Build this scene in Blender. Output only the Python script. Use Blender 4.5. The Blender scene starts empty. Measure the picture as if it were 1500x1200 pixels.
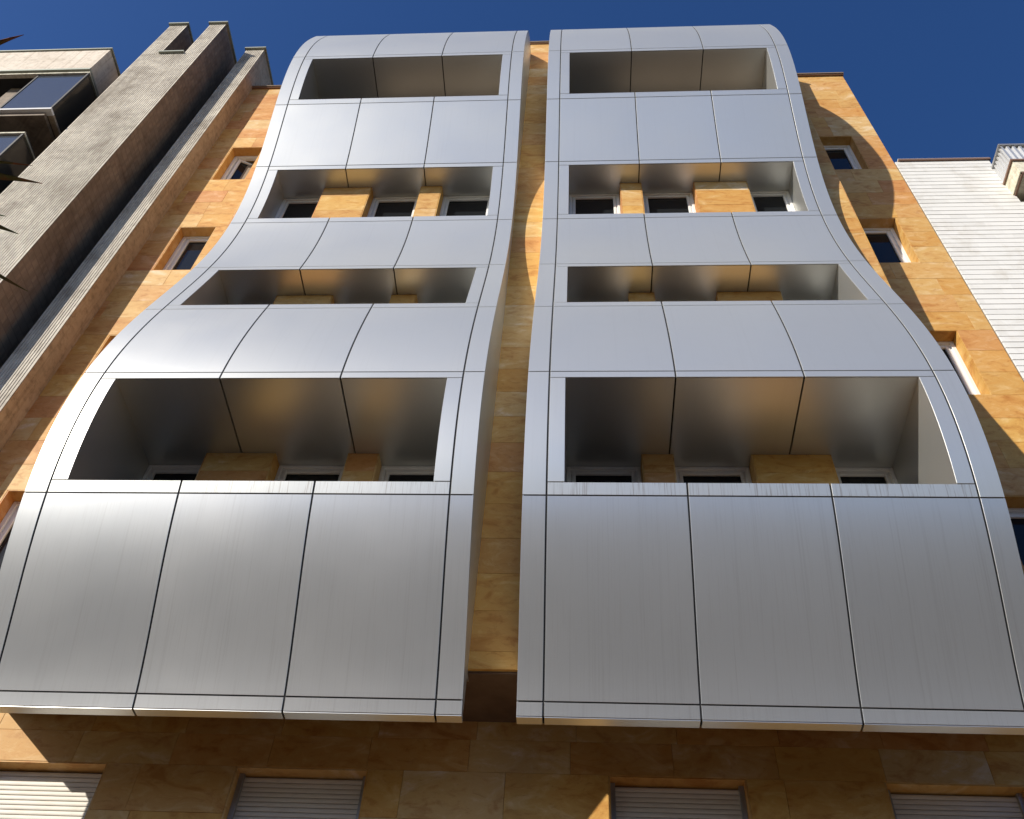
import bpy, math, random
import numpy as np
from mathutils import Matrix, Vector
random.seed(7)
sc = bpy.context.scene
EYE = 1.6          # camera height above the ground
D = 7.412          # distance from camera to the main stone wall plane
# ------------------------------------------------------------------ camera
CX = 0.284
pt, ro, ya = math.radians(50.526), math.radians(-4.591), math.radians(-5.957)
e1 = Vector((math.cos(ya), -math.sin(ya), 0)); fh = Vector((math.sin(ya), math.cos(ya), 0)); ez = Vector((0, 0, 1))
fwd = fh*math.cos(pt)+ez*math.sin(pt); up = -fh*math.sin(pt)+ez*math.cos(pt)
rt = e1*math.cos(ro)-up*math.sin(ro); up2 = e1*math.sin(ro)+up*math.cos(ro)
cam = bpy.data.cameras.new('camera'); co = bpy.data.objects.new('camera', cam); sc.collection.objects.link(co)
m = Matrix.Identity(4)
for i in range(3):
    m[i][0] = rt[i]; m[i][1] = up2[i]; m[i][2] = -fwd[i]
m[0][3], m[1][3], m[2][3] = CX, 0, EYE
co.matrix_world = m
cam.sensor_width = 36; cam.sensor_fit = 'HORIZONTAL'; cam.lens = 1400.4*36/1500; cam.clip_end = 1000; cam.clip_start = 0.05
sc.camera = co
# ------------------------------------------------------------------ light
SUNV = Vector((-1.0, -1.0, 0.81)).normalized()
w = bpy.data.worlds.new('World'); sc.world = w; w.use_nodes = True
nt = w.node_tree; bg = nt.nodes['Background']
sky = nt.nodes.new('ShaderNodeTexSky'); sky.sky_type = 'NISHITA'; sky.sun_disc = False
sky.sun_elevation = math.asin(SUNV.z); sky.sun_rotation = math.radians(225)
sky.altitude = 600; sky.air_density = 1.0; sky.dust_density = 1.0; sky.ozone_density = 2.5
hs = nt.nodes.new('ShaderNodeHueSaturation'); hs.inputs['Saturation'].default_value = 1.27; hs.inputs['Hue'].default_value = .512; hs.inputs['Value'].default_value = 1.14
nt.links.new(sky.outputs[0], hs.inputs['Color']); nt.links.new(hs.outputs[0], bg.inputs[0])
bg.inputs[1].default_value = 0.078
sl = bpy.data.lights.new('sun', 'SUN'); sl.energy = 4.0; sl.angle = math.radians(0.53); sl.color = (1, 0.93, 0.82)
so = bpy.data.objects.new('sun', sl); sc.collection.objects.link(so); so.rotation_euler = SUNV.to_track_quat('Z', 'Y').to_euler()
so.location = (-30, -30, 40)
sc.view_settings.view_transform = 'Standard'; sc.view_settings.look = 'None'
sc.view_settings.exposure = 0.5; sc.view_settings.gamma = 1
sc.render.engine = 'CYCLES'

# ------------------------------------------------------------------ helpers
def W(x, d, z): return (x, D-d, z+EYE)
def wp(o): return o['_o'] if '_o' in o else (0, 0, 0)
ORG = {}
def link(name, me, org, parent, mats):
    o = bpy.data.objects.new(name, me); sc.collection.objects.link(o)
    if parent is not None:
        o.parent = parent; p = ORG[parent.name]; o.location = (org[0]-p[0], org[1]-p[1], org[2]-p[2])
    else: o.location = org
    ORG[o.name] = org
    if me is not None and mats:
        for mm in (mats if isinstance(mats, (list, tuple)) else [mats]): me.materials.append(mm)
    return o
def thing(name, label, cat, loc, group=None):
    o = link(name, None, loc, None, None); o['label'] = label; o['category'] = cat
    if group: o['group'] = group
    return o
class MB:
    """collects geometry in world coordinates"""
    def __init__(s): s.v = []; s.f = []; s.m = []; s.sm = []; s.cl = []
    def add(s, vs, fs, mi=0, smooth=False, cl=0):
        b = len(s.v); s.v += [tuple(q) for q in vs]
        for f in fs: s.f.append(tuple(b+i for i in f)); s.m.append(mi); s.sm.append(smooth); s.cl.append(cl)
    def box(s, x0, x1, d0, d1, z0, z1, mi=0):       # x range, d (protrusion) range, z range above eye
        v = [W(x, d, z) for z in (z0, z1) for d in (d0, d1) for x in (x0, x1)]
        # order: 0 x0d0z0,1 x1d0z0,2 x0d1z0,3 x1d1z0, 4..7 top ; d1 is nearer the camera (lower y)
        s.add(v, [(0, 1, 3, 2)[::-1], (4, 5, 7, 6), (2, 3, 7, 6)[::-1][::-1], (0, 4, 5, 1), (0, 2, 6, 4), (1, 5, 7, 3)], mi)
    def bbox(s, x0, x1, d0, d1, z0, z1, c=0.004, mi=0):   # box whose front edges are chamfered
        a = [W(x, d0, z) for z in (z0, z1) for x in (x0, x1)]
        b = [W(x, d1-c, z) for z in (z0, z1) for x in (x0, x1)]
        e = [W(x, d1, z) for z in (z0+c, z1-c) for x in (x0+c, x1-c)]
        v = a+b+e; F = [(8, 9, 11, 10)]
        ring = [0, 1, 3, 2]
        for k in range(4):
            i, j = ring[k], ring[(k+1) % 4]
            F.append((i, j, 4+j, 4+i)); F.append((4+i, 4+j, 8+j, 8+i))
        F.append((0, 2, 3, 1))
        s.add(v, F, mi)
    def build(s, name, mats, parent=None, org=None, kind=None, label=None):
        if org is None:
            a = np.array(s.v); org = tuple(float(q) for q in (a.min(0)+a.max(0))/2)
        me = bpy.data.meshes.new(name)
        me.from_pydata([(q[0]-org[0], q[1]-org[1], q[2]-org[2]) for q in s.v], [], s.f)
        me.polygons.foreach_set('material_index', s.m); me.polygons.foreach_set('use_smooth', s.sm)
        if len(set(s.cl)) > 1:
            ed = {}
            for fi, p in enumerate(me.polygons):
                for k in p.edge_keys: ed.setdefault(k, set()).add(s.cl[fi])
            at = me.attributes.new('sharp_edge', 'BOOLEAN', 'EDGE')
            at.data.foreach_set('value', [len(ed.get(tuple(sorted(e.vertices)), {0})) > 1 for e in me.edges])
        me.update()
        import bmesh
        bm = bmesh.new(); bm.from_mesh(me); bmesh.ops.recalc_face_normals(bm, faces=bm.faces) if s.closed else None
        if s.closed: bm.to_mesh(me)
        bm.free()
        o = link(name, me, org, parent, mats)
        if kind: o['kind'] = kind
        if label: o['label'] = label
        return o
    closed = True

# ------------------------------------------------------------------ materials
def mat(name, base=(.5, .5, .5), rough=.6, metal=0., spec=.5):
    m = bpy.data.materials.new(name); m.use_nodes = True
    b = m.node_tree.nodes['Principled BSDF']
    b.inputs['Base Color'].default_value = (*base, 1); b.inputs['Roughness'].default_value = rough
    b.inputs['Metallic'].default_value = metal; b.inputs['Specular IOR Level'].default_value = spec
    return m, m.node_tree, b
def N(nt, t, **k):
    n = nt.nodes.new('ShaderNode'+t)
    for a, v in k.items(): setattr(n, a, v)
    return n
def coords(nt, scale=(1, 1, 1), rand=True, world=False):
    L = nt.links
    tc = N(nt, 'TexCoord'); mp = N(nt, 'Mapping')
    mp.inputs['Scale'].default_value = scale
    if world:
        g = N(nt, 'NewGeometry'); L.new(g.outputs['Position'], mp.inputs[0]); return mp.outputs[0]
    if rand:
        oi = N(nt, 'ObjectInfo'); mu = N(nt, 'Math', operation='MULTIPLY'); mu.inputs[1].default_value = 137.
        L.new(oi.outputs['Random'], mu.inputs[0]); va = N(nt, 'VectorMath', operation='ADD')
        L.new(tc.outputs['Object'], va.inputs[0]); L.new(mu.outputs[0], va.inputs[1]); L.new(va.outputs[0], mp.inputs[0])
    else: L.new(tc.outputs['Object'], mp.inputs[0])
    return mp.outputs[0]
def noise(nt, vec, scale, detail=4, rough=.55, dist=0):
    n = N(nt, 'TexNoise'); n.inputs['Scale'].default_value = scale; n.inputs['Detail'].default_value = detail
    n.inputs['Roughness'].default_value = rough; n.inputs['Distortion'].default_value = dist
    nt.links.new(vec, n.inputs['Vector']); return n.outputs['Fac']
def ramp(nt, fac, stops):
    r = N(nt, 'ValToRGB'); e = r.color_ramp.elements
    while len(e) < len(stops): e.new(.5)
    for q, (p, c) in zip(e, stops): q.position = p; q.color = (*c, 1) if len(c) == 3 else c
    nt.links.new(fac, r.inputs[0]); return r.outputs[0]
def mix(nt, a, b, fac, mode='MIX'):
    n = N(nt, 'Mix', data_type='RGBA', blend_type=mode)
    for s, v in ((6, a), (7, b), (0, fac)):
        if isinstance(v, (int, float)): n.inputs[s].default_value = v
        elif isinstance(v, tuple): n.inputs[s].default_value = (*v, 1)
        else: nt.links.new(v, n.inputs[s])
    return n.outputs[2]
def bump(nt, b, h, strength=.3, dist=.01, prev=None):
    n = N(nt, 'Bump'); n.inputs['Strength'].default_value = strength; n.inputs['Distance'].default_value = dist
    nt.links.new(h, n.inputs['Height'])
    if prev is not None: nt.links.new(prev, n.inputs['Normal'])
    nt.links.new(n.outputs[0], b.inputs['Normal']); return n.outputs[0]

def metal_panel(name, base, rough, metal, dirt=.0, streak=.25):
    m, nt, b = mat(name, base, rough, metal)
    n1 = noise(nt, coords(nt, (30, .15, .35)), 1.0, 5, .65)
    n2 = noise(nt, coords(nt, (1, 1, 1)), 1.0, 4, .55)
    n3 = noise(nt, coords(nt, (75, .3, 2.2)), 1.0, 4, .6)
    r1 = ramp(nt, n1, [(.28, (.80, .785, .77)), (.45, (1, 1, 1)), (.62, (1, 1, 1)), (.75, (1.07, 1.07, 1.07))])
    c = mix(nt, tuple(base), r1, streak, 'MULTIPLY')
    c = mix(nt, c, ramp(nt, n2, [(.3, (.95, .945, .94)), (.7, (1, 1, 1))]), 1., 'MULTIPLY')
    if dirt: c = mix(nt, c, ramp(nt, n3, [(.30, (.55, .48, .42)), (.46, (1, 1, 1))]), dirt, 'MULTIPLY')
    nt.links.new(c, b.inputs['Base Color'])
    mr = N(nt, 'MapRange'); mr.inputs[1].default_value = .3; mr.inputs[2].default_value = .7
    mr.inputs[3].default_value = rough+.03; mr.inputs[4].default_value = rough-.015
    nt.links.new(n2, mr.inputs[0]); nt.links.new(mr.outputs[0], b.inputs['Roughness'])
    oc = noise(nt, coords(nt, (1, 1, 1)), .7, 0, .4)
    bump(nt, b, oc, .7, .02)
    oi = N(nt, 'ObjectInfo'); tone = ramp(nt, oi.outputs['Random'], [(0, (.95, .95, .95)), (1, (1., 1., 1.))])
    nt.links.new(mix(nt, c, tone, 1., 'MULTIPLY'), b.inputs['Base Color'])
    return m
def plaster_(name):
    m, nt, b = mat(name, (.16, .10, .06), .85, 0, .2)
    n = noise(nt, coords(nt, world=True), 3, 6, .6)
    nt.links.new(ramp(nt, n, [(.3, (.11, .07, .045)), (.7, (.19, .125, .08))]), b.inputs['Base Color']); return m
M_METAL = metal_panel('silver composite panel', (.73, .738, .70), .37, .68, 0, .15)
M_METAL2 = metal_panel('silver composite panel with faint rain streaks', (.75, .752, .735), .32, .77, .10, .42)
M_CEIL = metal_panel('silver soffit panel', (.64, .65, .63), .37, .8, 0, .1)
M_BAR = metal_panel('silver panel with dark rain streaks', (.73, .738, .70), .37, .68, .75, .6)
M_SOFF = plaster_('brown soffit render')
M_FLOOR, _, _ = mat('grey balcony floor tile', (.16, .15, .14), .7)
M_GASKET, _, _ = mat('black joint gasket', (.018, .018, .02), .8)

def stone(name='golden travertine', k=1.0):
    m, nt, b = mat(name, (.5, .3, .12), .62, 0, .35)
    L = nt.links
    oi = N(nt, 'ObjectInfo')
    v = coords(nt, (1, 1, 1.9))
    n1 = noise(nt, v, 2.0, 10, .62, 1.1)
    n2 = noise(nt, v, 5.5, 10, .66, .7)
    n3 = noise(nt, v, 38, 4, .6, .2)
    base = ramp(nt, oi.outputs['Random'], [(0, (.60, .34, .085)), (.22, (.54, .285, .08)), (.42, (.60, .38, .135)), (.6, (.55, .26, .085)), (.78, (.62, .355, .09)), (1, (.62, .43, .20))])
    c1 = ramp(nt, n1, [(.34, (.80, .64, .48)), (.45, (1, .96, .90)), (.54, (1.0, 1.0, 1.0)), (.61, (1.08, 1.18, 1.5)), (.67, (1.14, 1.32, 2.0))])
    c = mix(nt, base, c1, .95, 'MULTIPLY')
    c2 = ramp(nt, n2, [(.34, (.72, .56, .42)), (.46, (1, 1, 1)), (.54, (1, 1, 1)), (.64, (1.12, 1.25, 1.6))])
    c = mix(nt, c, c2, .6, 'MULTIPLY')
    pit = ramp(nt, n3, [(.27, (.52, .42, .33)), (.36, (1, 1, 1))])
    c = mix(nt, c, pit, .45, 'MULTIPLY')
    if k != 1: c = mix(nt, c, (k, k, k), 1., 'MULTIPLY')
    L.new(c, b.inputs['Base Color'])
    bump(nt, b, n3, .12, .006)
    return m
M_STONE = stone()
M_MORTAR, nt_, b_ = mat('stone backing mortar', (.24, .18, .125), .9)

def plaster(name, base, dark, ribz=None, vscale=(1, 1, 1), lo=.35):
    m, nt, b = mat(name, base, .85, 0, .25)
    v = coords(nt, vscale, rand=False)
    n1 = noise(nt, v, 1.3, 8, .65, .4); n2 = noise(nt, v, 9, 8, .7)
    c = ramp(nt, n1, [(.3, dark), (.6, base)])
    c2 = ramp(nt, n2, [(lo, (.5, .47, .43)), (.52, (1, 1, 1))])
    c = mix(nt, c, c2, .6, 'MULTIPLY')
    st = noise(nt, coords(nt, (14, 14, .5), rand=False), 1, 5, .65)
    c = mix(nt, c, ramp(nt, st, [(.34, (.55, .5, .45)), (.5, (1, 1, 1))]), .5, 'MULTIPLY')
    nt.links.new(c, b.inputs['Base Color']); bump(nt, b, n2, .25, .01)
    return m
def mosaic(name, base, dark, sx, sz, mortar, contrast=.3):
    """narrow upright mosaic tiles: colour per tile"""
    m, nt, b = mat(name, base, .7, 0, .35)
    L = nt.links
    p = coords(nt, (1, 1, 1), world=True)
    sp = N(nt, 'SeparateXYZ'); L.new(p, sp.inputs[0])
    ad = N(nt, 'Math', operation='ADD'); L.new(sp.outputs[0], ad.inputs[0]); L.new(sp.outputs[1], ad.inputs[1])
    cells = []
    for s_, q in ((ad.outputs[0], sx), (sp.outputs[2], sz)):
        mu = N(nt, 'Math', operation='DIVIDE'); mu.inputs[1].default_value = q; L.new(s_, mu.inputs[0])
        fl = N(nt, 'Math', operation='FLOOR'); L.new(mu.outputs[0], fl.inputs[0])
        fr = N(nt, 'Math', operation='FRACT'); L.new(mu.outputs[0], fr.inputs[0])
        cells.append((fl.outputs[0], fr.outputs[0]))
    cb = N(nt, 'CombineXYZ'); L.new(cells[0][0], cb.inputs[0]); L.new(cells[1][0], cb.inputs[2])
    wn = N(nt, 'TexWhiteNoise', noise_dimensions='3D'); L.new(cb.outputs[0], wn.inputs['Vector'])
    c = mix(nt, tuple(dark), tuple(base), wn.outputs['Value'])
    g = N(nt, 'Math', operation='LESS_THAN'); g.inputs[1].default_value = .14; L.new(cells[1][1], g.inputs[0])
    c = mix(nt, c, tuple(mortar), g.outputs[0])
    v = coords(nt, (1, 1, 1), rand=False)
    n1 = noise(nt, v, 1.1, 8, .68, .5)
    c = mix(nt, c, ramp(nt, n1, [(.36, (.52, .48, .43)), (.50, (.88, .87, .85)), (.62, (1.08, 1.08, 1.06))]), .8, 'MULTIPLY')
    st = noise(nt, coords(nt, (9, 9, .35), rand=False), 1, 6, .65)
    c = mix(nt, c, ramp(nt, st, [(.32, (.55, .50, .44)), (.5, (1, 1, 1))]), .6, 'MULTIPLY')
    L.new(c, b.inputs['Base Color']); return m
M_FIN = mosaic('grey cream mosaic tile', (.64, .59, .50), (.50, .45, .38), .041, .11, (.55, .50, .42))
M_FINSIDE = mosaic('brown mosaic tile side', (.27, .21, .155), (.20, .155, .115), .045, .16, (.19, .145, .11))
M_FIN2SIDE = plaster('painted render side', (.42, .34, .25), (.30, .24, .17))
M_CAP, _, _ = mat('weathered green grey coping metal', (.30, .32, .27), .55, .3)
M_COPE, _, _ = mat('brown coping', (.22, .13, .09), .5, .2)
M_PLASTER = plaster('cracked cream plaster', (.74, .66, .56), (.58, .50, .41), lo=.30)
M_CREAM = plaster('cream painted render', (.72, .68, .55), (.55, .52, .40))
def white_course():
    m, nt, b = mat('white glazed brick', (.78, .75, .69), .55, 0, .4)
    L = nt.links
    p = coords(nt, (1, 1, 1), world=True); sp = N(nt, 'SeparateXYZ'); L.new(p, sp.inputs[0])
    dz = N(nt, 'Math', operation='DIVIDE'); dz.inputs[1].default_value = .128; L.new(sp.outputs[2], dz.inputs[0])
    fz = N(nt, 'Math', operation='FLOOR'); L.new(dz.outputs[0], fz.inputs[0])
    hz = N(nt, 'Math', operation='MULTIPLY'); hz.inputs[1].default_value = .37; L.new(fz.outputs[0], hz.inputs[0])
    dx = N(nt, 'Math', operation='DIVIDE'); dx.inputs[1].default_value = .26; L.new(sp.outputs[0], dx.inputs[0])
    ax = N(nt, 'Math', operation='ADD'); L.new(dx.outputs[0], ax.inputs[0]); L.new(hz.outputs[0], ax.inputs[1])
    fx = N(nt, 'Math', operation='FLOOR'); L.new(ax.outputs[0], fx.inputs[0])
    cb = N(nt, 'CombineXYZ'); L.new(fx.outputs[0], cb.inputs[0]); L.new(fz.outputs[0], cb.inputs[2])
    wn = N(nt, 'TexWhiteNoise', noise_dimensions='3D'); L.new(cb.outputs[0], wn.inputs['Vector'])
    c = ramp(nt, wn.outputs['Value'], [(0, (.70, .69, .66)), (.3, (.735, .725, .695)), (1, (.76, .75, .72))])
    n = noise(nt, p, 2.5, 6, .65, .3)
    c = mix(nt, c, ramp(nt, n, [(.3, (.8, .77, .72)), (.5, (1, 1, 1))]), .7, 'MULTIPLY')
    L.new(c, b.inputs['Base Color']); return m
M_WBRICK = white_course()
M_WJOINT, _, _ = mat('grey mortar joint', (.36, .34, .31), .9)
M_FRAME, _, _ = mat('white window frame', (.78, .77, .75), .35, 0, .5)
M_SEAL, _, _ = mat('black window seal', (.02, .02, .02), .6)
M_GLASS, nt_, b_ = mat('dark window glass', (.012, .014, .016), .03, 0, .25)
bump(nt_, b_, noise(nt_, coords(nt_), 1.4, 1, .4), .05, .01)
M_GLASS3, nt_, b_ = mat('dusty brown glass', (.055, .05, .042), .12, 0, .5)
M_GLASS2, nt_, b_ = mat('grey blue tinted glass', (.06, .07, .09), .06, 0, 1.)
def shutter_m():
    m, nt, b = mat('cream roller shutter slat', (.74, .70, .62), .5, 0, .4)
    n = noise(nt, coords(nt, (3, 3, 12)), 2, 5, .6)
    nt.links.new(mix(nt, (.74, .70, .62), ramp(nt, n, [(.3, (.85, .82, .78)), (.55, (1, 1, 1))]), .7, 'MULTIPLY'), b.inputs['Base Color']); return m
M_SHUT = shutter_m()
M_RAIL, _, _ = mat('grey aluminium guide rail', (.42, .42, .42), .4, .6)
M_CORR, _, _ = mat('galvanised corrugated sheet', (.62, .63, .64), .4, .6)
M_DARK, _, _ = mat('dark interior', (.03, .028, .025), .9)

# ------------------------------------------------------------------ setting
def ground():
    mb = MB(); mb.closed = False
    mb.add([(-400, -400, -.004), (400, -400, -.004), (400, 400, -.004), (-400, 400, -.004)], [(0, 1, 2, 3)])
    m, nt, b = mat('pale earth', (.075, .062, .05), .9)
    mb.build('ground', m, org=(0, 0, 0), kind='structure')
    m, nt, b = mat('asphalt', (.055, .055, .055), .9)
    n = noise(nt, coords(nt, world=True), 40, 6, .7)
    nt.links.new(ramp(nt, n, [(.3, (.04, .04, .042)), (.7, (.075, .073, .07))]), b.inputs['Base Color'])
    mb = MB(); mb.closed = False
    mb.add([(-120, -13, 0), (120, -13, 0), (120, -3, 0), (-120, -3, 0)], [(0, 1, 2, 3)])
    mb.build('road', m, org=(0, -8, 0), kind='structure')
    m, nt, b = mat('concrete paving', (.30, .275, .24), .85)
    br = N(nt, 'TexBrick'); nt.links.new(coords(nt, world=True), br.inputs['Vector']); br.inputs['Scale'].default_value = 1
    br.inputs['Brick Width'].default_value = .6; br.inputs['Row Height'].default_value = .4; br.inputs['Mortar Size'].default_value = .01
    br.inputs['Color1'].default_value = (.12, .082, .058, 1); br.inputs['Color2'].default_value = (.10, .072, .052, 1); br.inputs['Mortar'].default_value = (.05, .045, .04, 1)
    nt.links.new(br.outputs['Color'], b.inputs['Base Color'])
    for nm, y0, y1 in (('pavement', -3, D+3), ('pavement', -17, -13)):
        mb = MB(); z = .12
        mb.add([(-120, y0, 0), (120, y0, 0), (120, y1, 0), (-120, y1, 0), (-120, y0, z), (120, y0, z), (120, y1, z), (-120, y1, z)],
               [(0, 3, 2, 1), (4, 5, 6, 7), (0, 1, 5, 4), (1, 2, 6, 5), (2, 3, 7, 6), (3, 0, 4, 7)])
        mb.build(nm, m, kind='structure')
    mk, _, _ = mat('white road paint', (.75, .75, .72), .7)
    mb = MB(); mb.closed = False
    for i in range(-18, 18):
        x = i*6.; mb.add([(x, -8.07, .004), (x+3, -8.07, .004), (x+3, -7.93, .004), (x, -7.93, .004)], [(0, 1, 2, 3)])
    mb.build('lane_marking', mk, org=(0, -8, 0), kind='structure')
ground()

# ------------------------------------------------------------------ the curved profile
from numpy.polynomial.chebyshev import Chebyshev
PC = Chebyshev([1.33565316722372, 0.14034439196452297, -0.024512580227799945, 0.15305334094699485, -0.33502025421021214,
                -0.04189621889624376, 0.08713697622292106, 0.0035751037118924526, 0.008961973433772235, -0.0053658831181364166], domain=[4.2, 19.3])
PD = PC.deriv()
TC, RC = 18.55, 1.35
D0, S0 = float(PC(TC)), float(PD(TC)); PH0 = math.atan(-S0)
def prof(t):
    """point (d,z) and outward normal (nd,nz) of the facade curve at parameter t (= height below the cap)"""
    if t <= TC:
        s = float(PD(t)); n = math.hypot(1, s); return float(PC(t)), t, 1/n, -s/n
    ph = PH0+(t-TC)/RC
    return D0-RC*(math.cos(PH0)-math.cos(ph)), TC+RC*(math.sin(ph)-math.sin(PH0)), math.cos(ph), math.sin(ph)
TEND = TC+RC*(math.radians(88)-PH0)
BD = .74           # plane of the stone bay front
SEAM = [16.83, 15.28, 13.73, 12.175, 10.62, 9.075, 7.52, 5.98, 4.36]
TB = 4.245
XG, GAP, PW, SW = -.176, .430, 1.222, .210
CH = .0013
def pt_(x, t, off):
    d, z, nd, nz = prof(t); return W(x, d+off*nd, z+off*nz)
def grid_panel(x0, x1, t0, t1, name, m, parent, label=None):
    nt_ = max(2, int(math.ceil((t1-t0)/.07)))
    ts = [t0]+[t0+CH+(t1-t0-2*CH)*i/nt_ for i in range(nt_+1)]+[t1]
    xs = [x0, x0+CH, x1-CH, x1]
    mb = MB(); mb.closed = True
    V = []; n = len(ts)
    for i, t in enumerate(ts):
        for j, x in enumerate(xs):
            V.append(pt_(x, t, -CH if (i in (0, n-1) or j in (0, 3)) else 0.))
    F = []; cl = []; sm = []
    for i in range(n-1):
        for j in range(3):
            inn = 0 < i < n-2 and j == 1
            F.append((i*4+j, i*4+j+1, (i+1)*4+j+1, (i+1)*4+j)); cl.append(0 if inn else 1); sm.append(inn)
    b = len(V); ring = [(0, j) for j in range(4)]+[(i, 3) for i in range(1, n)]+[(n-1, j) for j in (2, 1, 0)]+[(i, 0) for i in range(n-2, 0, -1)]
    for (i, j) in ring: V.append(pt_(xs[j], ts[i], -.0068))
    k = len(ring)
    for q in range(k):
        a, c_ = ring[q], ring[(q+1) % k]
        F.append((a[0]*4+a[1], b+q, b+(q+1) % k, c_[0]*4+c_[1])); cl.append(2); sm.append(False)
    for f, c_, s_ in zip(F, cl, sm): mb.f.append(f); mb.m.append(0); mb.sm.append(s_); mb.cl.append(c_)
    mb.v = V; mb.closed = False
    o = mb.build(name, m, parent, label=label)
    return o

# ------------------------------------------------------------------ apartment building
apt = thing('apartment_building', 'golden travertine apartment building with two silver metal clad wavy bays', 'building', (0, D, 0))
VG, HG = .0085, .006      # half joint widths

OPENS = [(SEAM[1]+.13, SEAM[0]-.10), (SEAM[3]+.13, SEAM[2]-.09), (SEAM[5]+.13, SEAM[4]-.10), (SEAM[7]+.125, SEAM[6]-.10)]
def curved_bay(x0, label):
    xs = [x0, x0+SW, x0+SW+PW, x0+SW+2*PW, x0+SW+3*PW, x0+2*SW+3*PW]
    x5 = xs[5]
    # substructure
    mb = MB(); mb.closed = False
    def back(xa, xb, ta, tb, off=-.0075):
        n = max(1, int((tb-ta)/.15)); V = []; F = []
        for i in range(n+1):
            t = ta+(tb-ta)*i/n; V += [pt_(xa, t, off), pt_(xb, t, off), pt_(xa, t, off-.03), pt_(xb, t, off-.03)]
        for i in range(n):
            a = 4*i; F += [(a, a+1, a+5, a+4), (a+2, a+6, a+7, a+3), (a, a+4, a+6, a+2), (a+1, a+3, a+7, a+5)]
        F += [(0, 2, 3, 1), (4*n, 4*n+1, 4*n+3, 4*n+2)]
        mb.add(V, F)
    xl, xr = xs[1]+.155, xs[4]-.155
    e = .012
    prev = TB+.01
    for (oz0, oz1) in sorted(OPENS):
        back(x0+e, x5-e, prev, oz0-e); back(x0+e, xl-e, oz0-e, oz1+e); back(xr+e, x5-e, oz0-e, oz1+e); prev = oz1+e
    back(x0+e, x5-e, prev, TEND)
    bay = mb.build('curved_bay', M_GASKET, apt, label=label)
    P = lambda a, b, t0, t1, m=M_METAL, nm='cladding_panel', vl=VG, vr=VG: grid_panel(a+vl, b-vr, t0+HG, t1-HG, nm, m, bay)
    lev = [TB]+SEAM[::-1]         # rising
    rows = [(lev[i], lev[i+1]) for i in range(len(lev)-1)]+[(SEAM[0], TEND-.3)]
    for (a, b) in rows:
        mm = M_METAL2 if b < 6.5 else M_METAL; P(xs[0]-VG, xs[1], a, b, mm); P(xs[4], xs[5]+VG, a, b, mm)
        op = [o for o in OPENS if a < o[0] < b]
        if not op:
            for k in (1, 2, 3): P(xs[k], xs[k+1], a, b, M_METAL2 if b < 6.5 else M_METAL)
        else:
            oz0, oz1 = op[0]
            for k in (1, 2, 3):
                P(xs[k], xs[k+1], a, oz0+HG-.001, M_BAR if oz0 < 7 else M_METAL, 'sill_panel'); P(xs[k], xs[k+1], oz1-HG+.001, b, M_METAL, 'head_panel')
            P(xs[1], xl+VG, oz0+.001, oz1-.001, M_METAL, 'jamb_panel'); P(xr-VG, xs[4], oz0+.001, oz1-.001, M_METAL, 'jamb_panel')
            # ceiling panels
            bounds = [xl, xs[2], xs[3], xr]
            dz = prof(oz1)[0]-.012
            for k in range(3):
                a_, b_ = bounds[k]+(VG if k else -.02), bounds[k+1]-(VG if k < 2 else -.02)
                q = MB(); q.box(a_, b_, .50, dz, oz1, oz1+.03); q.build('ceiling_panel', M_CEIL, bay)
            q = MB(); q.box(xl-.02, xr+.02, .50, dz-.02, oz1+.034, oz1+.05); q.build('ceiling_backing', M_GASKET, bay)
            zf = 4.80 if oz0 < 7 else oz0-1.42
            q = MB(); q.box(x0+.03, x5-.03, BD-.02, min(prof(zf)[0], prof(zf+.05)[0])-.075, zf, zf+.04); q.build('balcony_floor', M_FLOOR, bay)
            q = MB(); n = 10; V = []; F = []
            for i in range(n+1):
                t = zf+(oz0-.003-zf)*i/n; d = prof(t)[0]
                V += [W(xl-.02, d-.064, t), W(xr+.02, d-.064, t), W(xl-.02, d-.11, t), W(xr+.02, d-.11, t)]
            for i in range(n):
                c = 4*i; F += [(c, c+1, c+5, c+4), (c+2, c+6, c+7, c+3), (c, c+4, c+6, c+2), (c+1, c+3, c+7, c+5)]
            F += [(0, 2, 3, 1), (4*n, 4*n+1, 4*n+3, 4*n+2)]
            q.add(V, F); q.build('parapet_lining', M_CEIL, bay)
            for (xa, xb) in ((xl-.025, xl), (xr, xr+.025)):
                q = MB(); n = 14; V = []; F = []
                for i in range(n+1):
                    t = oz0-.9+(oz1-oz0+.91)*i/n; d = prof(t)[0]-(.012 if t > oz0 else .03)
                    V += [W(xa, d, t), W(xb, d, t), W(xa, .48, t), W(xb, .48, t)]
                for i in range(n):
                    c = 4*i; F += [(c, c+1, c+5, c+4), (c+2, c+6, c+7, c+3), (c, c+4, c+6, c+2), (c+1, c+3, c+7, c+5)]
                F += [(0, 2, 3, 1), (4*n, 4*n+1, 4*n+3, 4*n+2)]
                q.add(V, F); q.build('reveal_panel', M_CEIL, bay)
    # side walls, back to the stone
    for (xa, xb) in ((x0+.001, x0+.02), (x5-.02, x5-.001)):
        q = MB(); V = []; F = []; ts = [TB+.008+(TEND-TB)*i/120 for i in range(121)]
        for t in ts:
            d, z, nd, nz = prof(t); d -= .008*nd; z -= .008*nz
            V += [W(xa, d, z), W(xb, d, z), W(xa, min(d-.01, BD-.3 if z > 4.76 else BD), z if t < TC else min(z, 19.9)), W(xb, min(d-.01, BD-.3 if z > 4.76 else BD), z if t < TC else min(z, 19.9))]
        for i in range(120):
            c = 4*i; F += [(c, c+1, c+5, c+4), (c+2, c+6, c+7, c+3), (c, c+4, c+6, c+2), (c+1, c+3, c+7, c+5)]
        F += [(0, 2, 3, 1), (480, 481, 483, 482)]
        q.add(V, F); q.build('side_panel', M_CEIL, bay)
    # underside return
    dB = prof(TB)[0]
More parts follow.
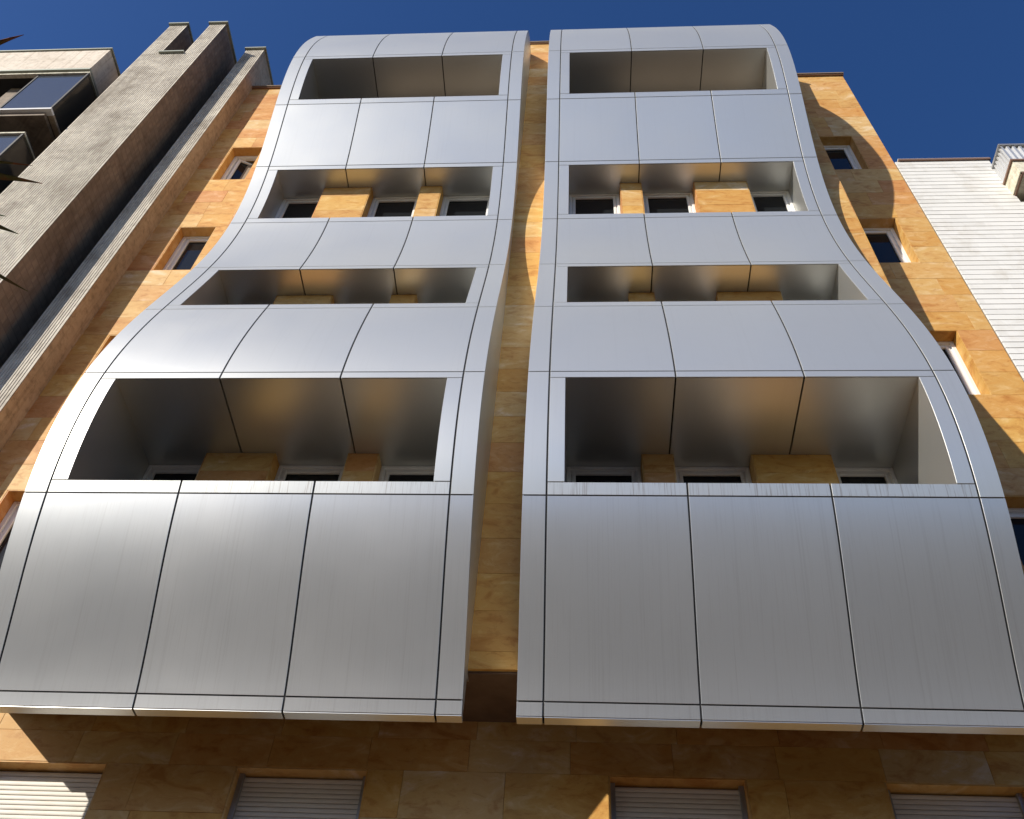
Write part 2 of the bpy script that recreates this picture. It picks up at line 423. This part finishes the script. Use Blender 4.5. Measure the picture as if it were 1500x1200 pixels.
    for k in range(5):
        q = MB(); q.box(xs[k]+(VG if k else 0), xs[k+1]-(VG if k < 4 else 0), BD-.005, dB-.004, TB-.002, TB+.028); q.build('underside_panel', M_CEIL, bay)
    q = MB(); q.box(x0+.01, x5-.01, BD-.02, BD, TB+.02, 4.78); q.build('inner_lining', M_GASKET, bay)
    # cap closing to the roof
    return bay, xs, xl, xr
XLT = XG-GAP-(2*SW+3*PW)
bayL, xsL, xlL, xrL = curved_bay(XLT, 'left wavy bay of silver panels with its bright highlight')
bayR, xsR, xlR, xrR = curved_bay(XG, 'right wavy bay of silver panels reflecting the blue sky')
BXL, BXR = -4.86, 4.27

# ---- windows
def window(x0, x1, z0, z1, d, parent, fw=.055, sw=.055, label=None, opened=False):
    q = MB()
    for (a, b, c, e) in ((x0, x0+fw, z0, z1), (x1-fw, x1, z0, z1), (x0+fw, x1-fw, z1-fw, z1), (x0+fw, x1-fw, z0, z0+fw)):
        q.bbox(a, b, d-.07, d, c, e, .004)
    for (a, b, c, e) in ((x0+fw, x0+fw+.012, z0+fw, z1-fw), (x1-fw-.012, x1-fw, z0+fw, z1-fw), (x0+fw+.012, x1-fw-.012, z1-fw-.012, z1-fw)):
        q.box(a, b, d-.07, d-.022, c, e)
    win = q.build('window', M_FRAME, parent, label=label)
    a0, a1, c0, c1 = x0+fw+.015, x1-fw-.015, z0+fw+.004, z1-fw-.015
    q = MB()
    for (a, b, c, e) in ((a0, a0+sw, c0, c1), (a1-sw, a1, c0, c1), (a0+sw, a1-sw, c1-sw, c1), (a0+sw, a1-sw, c0, c0+sw)):
        q.bbox(a, b, d-.075, d-.016, c, e, .008)
    org = W(a0, d-.07, (c0+c1)/2)
    sash = q.build('sash', M_FRAME, win, org=org)
    q = MB(); q.box(a0+sw-.001, a1-sw+.001, d-.068, d-.05, c0+sw-.001, c1-sw+.001)
    pane = q.build('pane', M_GLASS, win, org=org)
    q = MB(); g = .006
    for (a, b, c, e) in ((a0+sw, a0+sw+g, c0+sw, c1-sw), (a1-sw-g, a1-sw, c0+sw, c1-sw), (a0+sw+g, a1-sw-g, c1-sw-g, c1-sw), (a0+sw+g, a1-sw-g, c0+sw, c0+sw+g)):
        q.box(a, b, d-.05, d-.044, c, e)
    seal = q.build('seal', M_SEAL, win, org=org)
    if opened:
        for o in (sash, pane, seal): o.rotation_euler.z = math.radians(24)
    return win

# ---- main wall (F = stone strips and ground storey) and bay wall, built as backing boxes plus stone tiles
H = 3.105
SILLS = [12.43-2*H, 12.43-H, 12.43, 12.43+H]
wins = []            # strip windows
for s in SILLS: wins.append((4.68, 5.312, s, s+1.375)); wins.append((-6.215, -5.60, s, s+1.375))
SH = [(-4.86, -3.73), (-2.60, -1.46), (.56, 1.69), (2.80, 3.92), (-7.0, -5.95), (5.0, 5.6)]
SHT, SHB = 4.25, 2.0
holes_main = [w_ for w_ in wins]+[(a, b, SHB, SHT) for a, b in SH[:4]]
ROOF = 19.87
wallmb = MB()
def layer(mb, x0, x1, z0, z1, holes, d0, d1):
    zs_ = sorted({z0, z1}|{h[2] for h in holes if z0 < h[2] < z1}|{h[3] for h in holes if z0 < h[3] < z1})
    for a, b in zip(zs_, zs_[1:]):
        zc = (a+b)/2; cut = sorted((h[0], h[1]) for h in holes if h[2] < zc < h[3] and h[1] > x0 and h[0] < x1)
        x = x0
        for c, e in cut:
            if c > x: mb.box(x, c, d0, d1, a, b)
            x = max(x, e)
        if x < x1: mb.box(x, x1, d0, d1, a, b)
wallmb.box(-6.95, 5.775, -6.0, -.30, -EYE, ROOF)
layer(wallmb, -6.95, BXL, 4.74, ROOF, wins, -.30, -.03)
layer(wallmb, BXR, 5.775, 4.74, ROOF, wins, -.30, -.03)
layer(wallmb, -6.95, 5.775, -EYE, 4.74, holes_main, -.30, -.03)
# bay body
CEILS = [(o[0], o[1]) for o in OPENS[1:]]
bay_w = []
for xl, xr, mir in ((xlL, xrL, True), (xlR, xrR, False)):
    for (oz0, oz1) in CEILS:
        xx = [(xl-.03, .98), (1.285, 2.10), (2.88, xr+.03)] if not mir else [(xl-.03, -3.63), (-2.90, -2.10), (-1.79, xr+.03)]
        for a, b in xx: bay_w.append((a, b, oz1-1.9, oz1+.015))
wallmb.box(BXL, BXR, -.30, .38, 4.74, 20.04)
layer(wallmb, BXL, BXR, 4.745, 20.04, bay_w, .38, BD-.03)
wall = wallmb.build('stone_wall', M_MORTAR, apt)
# window units
for (x0, x1, z0, z1) in wins:
    window(x0+.015, x1-.015, z0+.015, z1-.015, -.17, apt, label=('half open white window' if (x0 < 0 and z0 > 14) else None), opened=(x0 < 0 and z0 > 14))
for (x0, x1, z0, z1) in bay_w:
    wa, wb = x0+.015, x1-.015
    for e_ in (xlL, xlR):
        if abs(x0-e_) < .05: wa = e_+.003
    for e_ in (xrL, xrR):
        if abs(x1-e_) < .05: wb = e_-.003
    window(wa, wb, z0+.01, z1-.018, .565, apt, fw=.04, sw=.042)

# ---- stone tiles
ROWS_UP = [0, .46, .92, 1.375, 1.81, 2.24, 2.67]
redges = []
for k in range(-1, 5):
    for r in ROWS_UP:
        z = SILLS[0]+k*H+r
        if z > 4.6: redges.append(z)
redges += [-EYE+.12, -.9, -.2, .4, .85, 1.28, 1.7, 2.12, 2.54, 2.97, 3.4, 3.83, 4.25, 4.55, 4.74]
redges = sorted(set(round(q, 4) for q in redges))
redges = [q for i, q in enumerate(redges) if i == 0 or q-redges[i-1] > .1]
tiles = []
def tile_region(x0, x1, z0, z1, dback, holes, wid, hidden=None, joints=None):
    zz = [z0]+[q for q in redges if z0+.06 < q < z1-.06]+[z1]
    zz = sorted(set(zz)|{h[2] for h in holes if z0 < h[2] < z1}|{h[3] for h in holes if z0 < h[3] < z1})
    zz = [q for i, q in enumerate(zz) if i == 0 or q-zz[i-1] > .03]
    for a, b in zip(zz, zz[1:]):
        zc = (a+b)/2; cut = sorted((h[0], h[1]) for h in holes if h[2] < zc < h[3] and h[1] > x0 and h[0] < x1)
        segs = []; x = x0
        for c, e in cut:
            if c > x: segs.append((x, c))
            x = max(x, e)
        if x < x1: segs.append((x, x1))
        off = random.random()*wid
        for (sa, sb) in segs:
            if sb-sa < wid*1.15: js = [sa, sb]
            else:
                js = [sa]; q = sa+.25+off % .6
                while q < sb-.2: js.append(q); q += wid
                js.append(sb)
            for c, e in zip(js, js[1:]):
                tiles.append((c, e, a, b, dback, hidden(c, e, a, b) if hidden else False))
JG = .0012
def behind(c, e, a, b):   # bay front tiles fully covered by the metal
    for xs in (xsL, xsR):
        if c > xs[0]-.01 and e < xs[5]+.01: return True
    return False
tile_region(-6.95, BXL, 4.745, ROOF, -.03, wins, .72)
tile_region(BXR, 5.775, 4.745, ROOF, -.03, wins, .80)
tile_region(-6.95, 5.775, -EYE+.12, 4.74, -.03, holes_main, .86, hidden=lambda c, e, a, b: b < 3.3)
tile_region(BXL, xsL[0]+.25, 4.745, 20.04, BD-.03, [], 2)
tile_region(xsR[5]-.25, BXR, 4.745, 20.04, BD-.03, [], 2)
tile_region(xsL[5]-.12, xsR[0]+.12, 4.745, 20.04, BD-.03, [], 2)
for (oz0, oz1) in CEILS:
    for (a, b) in ((.98, 1.285), (2.10, 2.88), (-3.63, -2.90), (-2.10, -1.79)):
        tile_region(a, b, oz0-.25, oz1-.002, BD-.03, [], 2)
print('TILES', len(tiles), 'shown', sum(not t[5] for t in tiles))
vis = [t for t in tiles if not t[5]]; hid = [t for t in tiles if t[5]]
import bisect
def pix_area(t):
    P0 = Vector(W((t[0]+t[1])/2, t[4]+.03, (t[2]+t[3])/2))-Vector((CX, 0, EYE)); wd = P0.dot(fwd)
    u, v = P0.dot(rt)/wd*1400.4, P0.dot(up2)/wd*1400.4
    inn = abs(u) < 780 and abs(v) < 640
    return (1 if inn else 0)*1e6+(t[1]-t[0])*(t[3]-t[2])/wd**2*1e5
vis.sort(key=pix_area, reverse=True)
hid += vis[298:]; vis = vis[:298]
for (c, e, a, b, db, _) in vis:
    q = MB(); q.bbox(c+JG, e-JG, db-.02, db+.03+random.uniform(-.0012, .0012), a+JG, b-JG, .0016)
    q.build('stone_tile', M_STONE, wall)
q = MB()
dk = MB()
for (c, e, a, b, db, _) in hid: (dk if b < 2.6 and db < .1 else q).bbox(c+JG, e-JG, db-.02, db+.03, a+JG, b-JG, .0016)
q.build('stone_tile', M_STONE, wall, kind='stuff')
M_DARKBASE, _, _ = mat('unseen dark base cladding', (.06, .05, .045), .4)  # unseen dark tiles, added to cut light bounced up under the bays
dk.build('dark_base_tile', M_DARKBASE, wall, kind='stuff')
# reveals
for (x0, x1, z0, z1) in wins:
    for (a, b, c, e) in ((x0+.001, x0+.013, z0, z1-.001), (x1-.013, x1-.001, z0, z1-.001), (x0+.013, x1-.013, z1-.013, z1-.001), (x0+.013, x1-.013, z0+.001, z0+.013)):
        q = MB(); q.box(a, b, -.295, -.0035, c, e); q.build('stone_reveal', M_STONE, apt)
for (x0, x1, z0, z1) in bay_w:
    for (a, b, c, e) in ((x0+.001, x0+.013, z0, z1-.015), (x1-.013, x1-.001, z0, z1-.015)):
        if abs(a-xlL) < .06 or abs(b-xrL) < .06 or abs(a-xlR) < .06 or abs(b-xrR) < .06: continue
        q = MB(); q.box(a, b, .385, BD-.0035, c+.001, e-.002); q.build('stone_reveal', M_STONE, apt)
# bay soffit slabs and outer bay sides
x = BXL
while x < BXR-.01:
    e = min(x+.83, BXR)
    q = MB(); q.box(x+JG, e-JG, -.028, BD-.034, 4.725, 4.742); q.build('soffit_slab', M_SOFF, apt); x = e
for (a, b) in ((BXL-.012, BXL), (BXR, BXR+.012)):
    z = 4.74
    while z < 20.0:
        e = min(z+.86, 20.04); q = MB(); q.box(a, b, .001, BD-.004, z+JG, e-JG); q.build('side_slab', M_STONE, apt); z = e
# parapet copings
for (a, b, d0, d1, z) in ((-6.95, BXL, -.5, .04, ROOF), (BXR, 5.79, -.5, .04, ROOF), (BXL, BXR, -.5, BD+.03, 20.04)):
    q = MB(); q.box(a, b, d0, d1, z, z+.03); q.build('coping', M_COPE, apt)
    q = MB(); q.box(a, b, d0, d1+.02, z+.03, z+.06); q.build('coping', M_MORTAR, apt)
# cap infill behind the curved tops
for xs in (xsL, xsR):
    q = MB(); q.box(xs[0]+.03, xs[5]-.03, -1.5, prof(TEND)[0]-.06, 18.6, prof(TEND)[1]-.08); q.build('cap_infill', M_GASKET, apt)

# ---- roller shutters
for (x0, x1) in SH[:4]:
    q = MB(); d = -.12; rw = .055
    q.box(x0+.014, x0+rw, d-.06, d+.03, SHB+.01, SHT-.016); q.box(x1-rw, x1-.014, d-.06, d+.03, SHB+.01, SHT-.016)
    q.box(x0+rw, x1-rw, d-.06, d-.03, SHT-.03, SHT-.016)
    s = q.build('roller_shutter', M_RAIL, apt)
    z = SHT-.03; n = 0; base = None
    while z > 2.7:
        if base is None:
            q = MB(); V = []; F = []; hh = .0415; K = 5
            for k in range(K+1):
                a = math.pi*k/K; V += [W(x0+rw-.012, d-.012+.0045*math.sin(a), z-hh*(1-math.cos(a))/2), W(x1-rw+.012, d-.012+.0045*math.sin(a), z-hh*(1-math.cos(a))/2)]
            for k in range(K): F.append((2*k, 2*k+1, 2*k+3, 2*k+2))
            F.append((0, 2*K, 2*K+1, 1))
            q.add(V, F, 0, True); base = q.build('slat', M_SHUT, s); bz = z
        else:
            o = base.copy(); sc.collection.objects.link(o); o.location.z -= (bz-z)
        z -= .043
    q = MB(); q.box(x0+.02, x1-.02, d-.08, d-.03, SHB+.02, SHT-.03); q.build('shutter_backing', M_DARK, s)
    for (a, b, c, e) in ((x0+.001, x0+.013, SHB+.001, SHT-.001), (x1-.013, x1-.001, SHB+.001, SHT-.001), (x0+.013, x1-.013, SHT-.013, SHT-.001)):
        q = MB(); q.box(a, b, -.295, -.0035, c, e); q.build('stone_reveal', M_STONE, apt)

# ------------------------------------------------------------------ left neighbour with tall fins
nb = thing('neighbour_building', 'older grey building on the left with tall tiled fins and glazed box windows', 'building', (-10, D, 0))
def ribbed_front(x0, x1, d, z0, z1, name='tiled_front'):
    mb = MB(); mb.closed = False; n = max(1, round((x1-x0)/.041)); p = (x1-x0)/n; V = []; pts = []
    for i in range(n):
        a = x0+i*p; pts += [(a+.006, d), (a+p-.009, d), (a+p-.007, d-.0078), (a+p+.004, d-.0078)]
    pts = [(x0, d)]+pts[:-2]+[(x1, d)]
    for z in (z0, z1): V += [W(x, dd, z) for x, dd in pts]
    k = len(pts); mb.add(V, [(i, i+1, k+i+1, k+i) for i in range(k-1)])
    o = mb.build(name, M_FIN, nb, kind='stuff'); return o
def fin(x0, x1, d, tops, sidem, dn=-2.5):
    """tops: list of (xa, xb, ztop)"""
    for (xa, xb, zt) in tops:
        q = MB(); q.box(xa, xb, dn, d-.008, -EYE, zt); o = q.build('fin', sidem, nb)
    zb = min(t[2] for t in tops)
    ribbed_front(x0, x1, d, -EYE, zb)
    for (xa, xb, zt) in tops:
        if zt > zb: ribbed_front(xa, xb, d, zb, zt)
        # bright corner trim
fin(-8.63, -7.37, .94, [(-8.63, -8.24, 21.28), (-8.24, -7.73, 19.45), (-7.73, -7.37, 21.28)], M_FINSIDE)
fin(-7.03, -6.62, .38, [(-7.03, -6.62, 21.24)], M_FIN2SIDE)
for (a, b, d, z) in ((-8.66, -8.21, .99, 21.28), (-8.26, -7.735, .99, 19.45), (-7.76, -7.33, .99, 21.28), (-7.06, -6.585, .43, 21.24)):
    q = MB(); q.box(a, b, -2.55, d, z, z+.05); q.build('coping', M_CAP, nb)
q = MB(); q.box(-7.38, -7.02, -4, -1.0, -EYE, 19.0); q.box(-16, -8.62, -8, -.2, -EYE, 17.3); q.build('wall', M_DARK, nb)
# parapet box at the top
q = MB(); q.box(-18, -9.025, -3, 1.2, 17.92, 18.99); q.build('parapet', M_PLASTER, nb)
q = MB(); q.box(-18, -8.99, -3, 1.23, 18.99, 19.03); q.build('coping', M_CAP, nb)
q = MB(); q.box(-18, -9.0, -3, 1.22, 17.86, 17.925); q.build('drip_edge', M_CAP, nb)
zt = 17.72
for f in range(5):
    z = zt-2.8*f
    q = MB(); q.box(-18, -8.95, 1.12, 1.2, z, z+.045); q.build('head_rail', M_CREAM, nb)
    q = MB(); q.box(-9.03, -8.95, -.1, 1.12, z, z+.045); q.build('head_rail', M_CAP, nb)
    q = MB(); q.box(-18, -8.90, 1.10, 1.23, z-1.84, z-1.785); q.build('sill_rail', M_FRAME, nb)
    q = MB(); q.box(-9.0, -8.90, -.1, 1.10, z-1.84, z-1.785); q.build('sill_rail', M_FIN2SIDE, nb)
    q = MB(); q.box(-18, -9.0, -.1, 1.16, z-1.95, z-1.86); q.build('floor_slab', M_FINSIDE, nb)
    q = MB(); q.box(-8.99, -8.955, 1.15, 1.19, z-1.785, z); wn_ = q.build('corner_post', M_SEAL, nb)
    q = MB(); q.box(-9.98, -9.95, 1.12, 1.17, z-1.785, z); wn_ = q.build('mullion', M_SEAL, nb)
    q = MB(); q.box(-9.95, -8.99, 1.145, 1.16, z-1.785, z-.01); q.build('pane', M_GLASS2, nb)
    q = MB(); q.box(-8.985, -8.975, -.1, 1.15, z-1.785, z-.01); q.build('pane', M_GLASS3, nb)
    q = MB(); q.box(-10.6, -9.98, .9, .93, z-1.785, z-.01); q.build('inner_shutter', M_FINSIDE, nb)
    q = MB(); q.box(-18, -8.99, -.15, 1.15, z+.05, z+.14); q.build('ceiling_slab', M_DARK, nb)

# ------------------------------------------------------------------ right neighbour, white brick courses
rb = thing('white_brick_building', 'white brick building to the right with a corrugated balcony', 'building', (8, D, 0))
q = MB(); q.box(5.795, 7.37, -6, -.015, -EYE, 15.80); q.box(7.37, 14, -6, -.015, -EYE, 14.3); q.build('wall', M_WJOINT, rb)
bx, bd = 7.327, .41
q = MB(); z = 15.80-.128
while z > -EYE:
    q.bbox(5.797, 7.372 if z > 14.25 else (bx+.20 if z > 12.2 else 14), -.03, 0+random.uniform(-.0015, .0015), z+.006, z+.122, .003); z -= .128
q.build('brick_course', M_WBRICK, rb, kind='stuff')
q = MB(); q.box(5.86, 7.40, -.4, .03, 15.80, 15.85); q.build('coping', M_COPE, rb)
q = MB(); q.box(5.86, 7.40, -.4, .02, 15.85, 15.875); q.build('coping', M_FRAME, rb)
bx, bd = 7.327, .41
# corrugated balustrade
def corr(axis):
    mb = MB(); mb.closed = False; pts = []
    if axis == 'x':
        x = bx
        while x < 11: pts += [(x, bd), (x+.035, bd), (x+.05, bd-.03), (x+.085, bd-.03), (x+.10, bd)]; x += .10
    else:
        d = -.02
        while d < bd-.001: pts += [(bx, d), (bx, d+.03), (bx+.03, d+.042), (bx+.03, d+.06)]; d += .0717
        pts.append((bx, bd))
    V = [W(a, b, z) for z in (14.9, 15.47) for a, b in pts]; k = len(pts)
    mb.add(V, [(i, i+1, k+i+1, k+i) for i in range(k-1)]); mb.build('corrugated_sheet', M_CORR, rb)
corr('x'); corr('d')
q = MB(); q.box(bx-.02, 11, bd-.03, bd+.02, 15.46, 15.50); q.box(bx-.02, bx+.03, -.02, bd-.03, 15.46, 15.50); q.build('hand_rail', M_RAIL, rb)
q = MB(); q.box(bx-.03, 11, bd-.02, bd+.03, 14.86, 14.90); q.box(bx-.03, bx+.02, -.02, bd-.02, 14.86, 14.90); q.build('bottom_rail', M_COPE, rb)
q = MB(); q.box(bx, 11, -.5, bd, 14.50, 14.86); q.build('balcony_slab', M_CREAM, rb)
q = MB(); q.box(bx+.02, bx+.05, 0, bd-.01, 14.47, 14.50); q.box(bx+.02, 11, bd-.04, bd-.005, 14.46, 14.50); q.build('drip_edge', M_COPE, rb)
q = MB(); q.box(bx+.25, 11, -.4, -.01, 12.2, 14.46); q.build('painted_recess', M_DARK, rb)  # solid dark block at the wall face; recess shade is in its colour
q = MB(); q.box(bx+.20, bx+.25, -.4, .02, 12.2, 14.46); q.build('recess_jamb', M_CREAM, rb)

# ------------------------------------------------------------------ palm at the left edge
def ray(px, py):
    X = (px-750)/1400.4; U = (600-py)/1400.4
    v = rt*X+up2*U+fwd; return v
def at(px, py, dist):
    v = ray(px, py).normalized(); return Vector((CX, 0, EYE))+v*dist
mleaf, nt_, b_ = mat('palm leaf', (.10, .12, .035), .5, 0, .4)
nn = noise(nt_, coords(nt_, (1, 1, 1)), 5, 4, .6)
nt_.links.new(ramp(nt_, nn, [(.30, (.07, .11, .03)), (.48, (.12, .11, .03)), (.58, (.30, .10, .03)), (.75, (.16, .05, .02))]), b_.inputs['Base Color'])
mtrunk, _, _ = mat('palm trunk bark', (.13, .09, .06), .9)
crown = at(-210, 265, 5.2)
palm = thing('palm_tree', 'spiky palm whose brown leaf tips poke in at the left edge', 'palm', (crown.x, crown.y, 0.12))
def leaf(base, tip, wid, sag=0.05, ctrl=None):
    ax = tip-base; L = ax.length; side = ax.normalized().cross(Vector((0, 0, 1))).normalized()
    side = (side+Vector((0, 0, .25*random.uniform(-1, 1)))).normalized(); nrm = side.cross(ax.normalized())
    mb = MB(); V = []; F = []; n = 16
    for i in range(n+1):
        t = i/n; c = base+ax*t+Vector((0, 0, 1))*(sag*4*t*(1-t))
        if ctrl is not None: c = base*(1-t)**2+ctrl*(2*t*(1-t))+tip*t*t
        ww = wid*(.35+.65*min(1, t*4))*(1-max(0, (t-.25)/.75)**1.9)+.0012
        V += [c-side*ww, c+nrm*ww*.35, c+side*ww, c+nrm*(ww*.35+.002)]
    for i in range(n):
        a = 4*i; F += [(a, a+1, a+5, a+4), (a+1, a+2, a+6, a+5), (a+2, a+3, a+7, a+6), (a+3, a, a+4, a+7)]
    mb.add(V, F, 0, True); mb.build('leaf', mleaf, palm)
for (px, py, dd, wd, qx, qy) in ((35, 51, 5.1, .034, -120, 92), (48, 243, 5.0, .016, -90, 222), (62, 269, 4.9, .042, -100, 236), (9, 317, 5.0, .022, -90, 298), (27, 343, 4.85, .034, -80, 300),
                                 (41, 427, 4.8, .028, -80, 362), (-10, 380, 4.9, .02, -90, 330), (-15, 120, 5.1, .02, -110, 150)):
    tp = at(px, py, dd); leaf(crown+(tp-crown)*.04, tp, wd, .03, at(qx, qy, dd+.1))
for i in range(46):
    a = random.uniform(0, 2*math.pi); el = random.uniform(-.6, 1.3); L = random.uniform(.6, .85)
    v = Vector((math.cos(a)*math.cos(el), math.sin(a)*math.cos(el), math.sin(el)))*L
    tp = crown+v; r = tp-Vector((CX, 0, EYE)); u = r.dot(rt)/r.dot(fwd)*1400.4+750
    if u > -25: continue
    leaf(crown+v*.06, tp, .022, .03)
mb = MB(); n = 24; K = 60; V = []; F = []
base = Vector((crown.x, crown.y, 0.12))
for k in range(K+1):
    t = k/K; c = base.lerp(crown, t); r = (.11-.03*t)*(1+.07*(k % 2)+random.uniform(-.03, .03))
    for i in range(n): V.append((c.x+r*math.cos(2*math.pi*i/n), c.y+r*math.sin(2*math.pi*i/n), c.z))
for k in range(K):
    for i in range(n): F.append((k*n+i, k*n+(i+1) % n, (k+1)*n+(i+1) % n, (k+1)*n+i))
F += [tuple(range(n))[::-1], tuple(K*n+i for i in range(n))]
mb.add(V, F, 0, False); mb.build('trunk', mtrunk, palm)

# ------------------------------------------------------------------ buildings across the street (seen only as reflections)
mo, _, _ = mat('opposite facade render', (.42, .38, .32), .85)
for i, (x0, x1, h, lab) in enumerate(((-36, -14.1, 9.5, 'beige block across the street, leftmost and lowest of the three'), (-14, 7, 12., 'tallest beige block across the street, between the other two'), (7.1, 32, 10.5, 'beige block across the street, rightmost of the three'))):
    b = thing('opposite_building', lab, 'building', ((x0+x1)/2, -24, 0), 'blocks across the street')
    def bb(mb, xa, xb, ya_, yb, za, zb):
        v = [(x, y, z) for z in (za, zb) for y in (ya_, yb) for x in (xa, xb)]
        mb.add(v, [(0, 2, 3, 1), (4, 5, 7, 6), (0, 1, 5, 4), (2, 6, 7, 3), (0, 4, 6, 2), (1, 3, 7, 5)])
    q = MB(); bb(q, x0, x1, -30, -18, .12, h); q.build('wall', mo, b)
    z = 1.2
    while z+1.6 < h:
        x = x0+1.2
        while x+1.4 < x1:
            q = MB(); bb(q, x, x+1.3, -18.05, -17.96, z, z+1.5); q.build('window', M_GLASS, b); x += 3.2
        z += 3.1
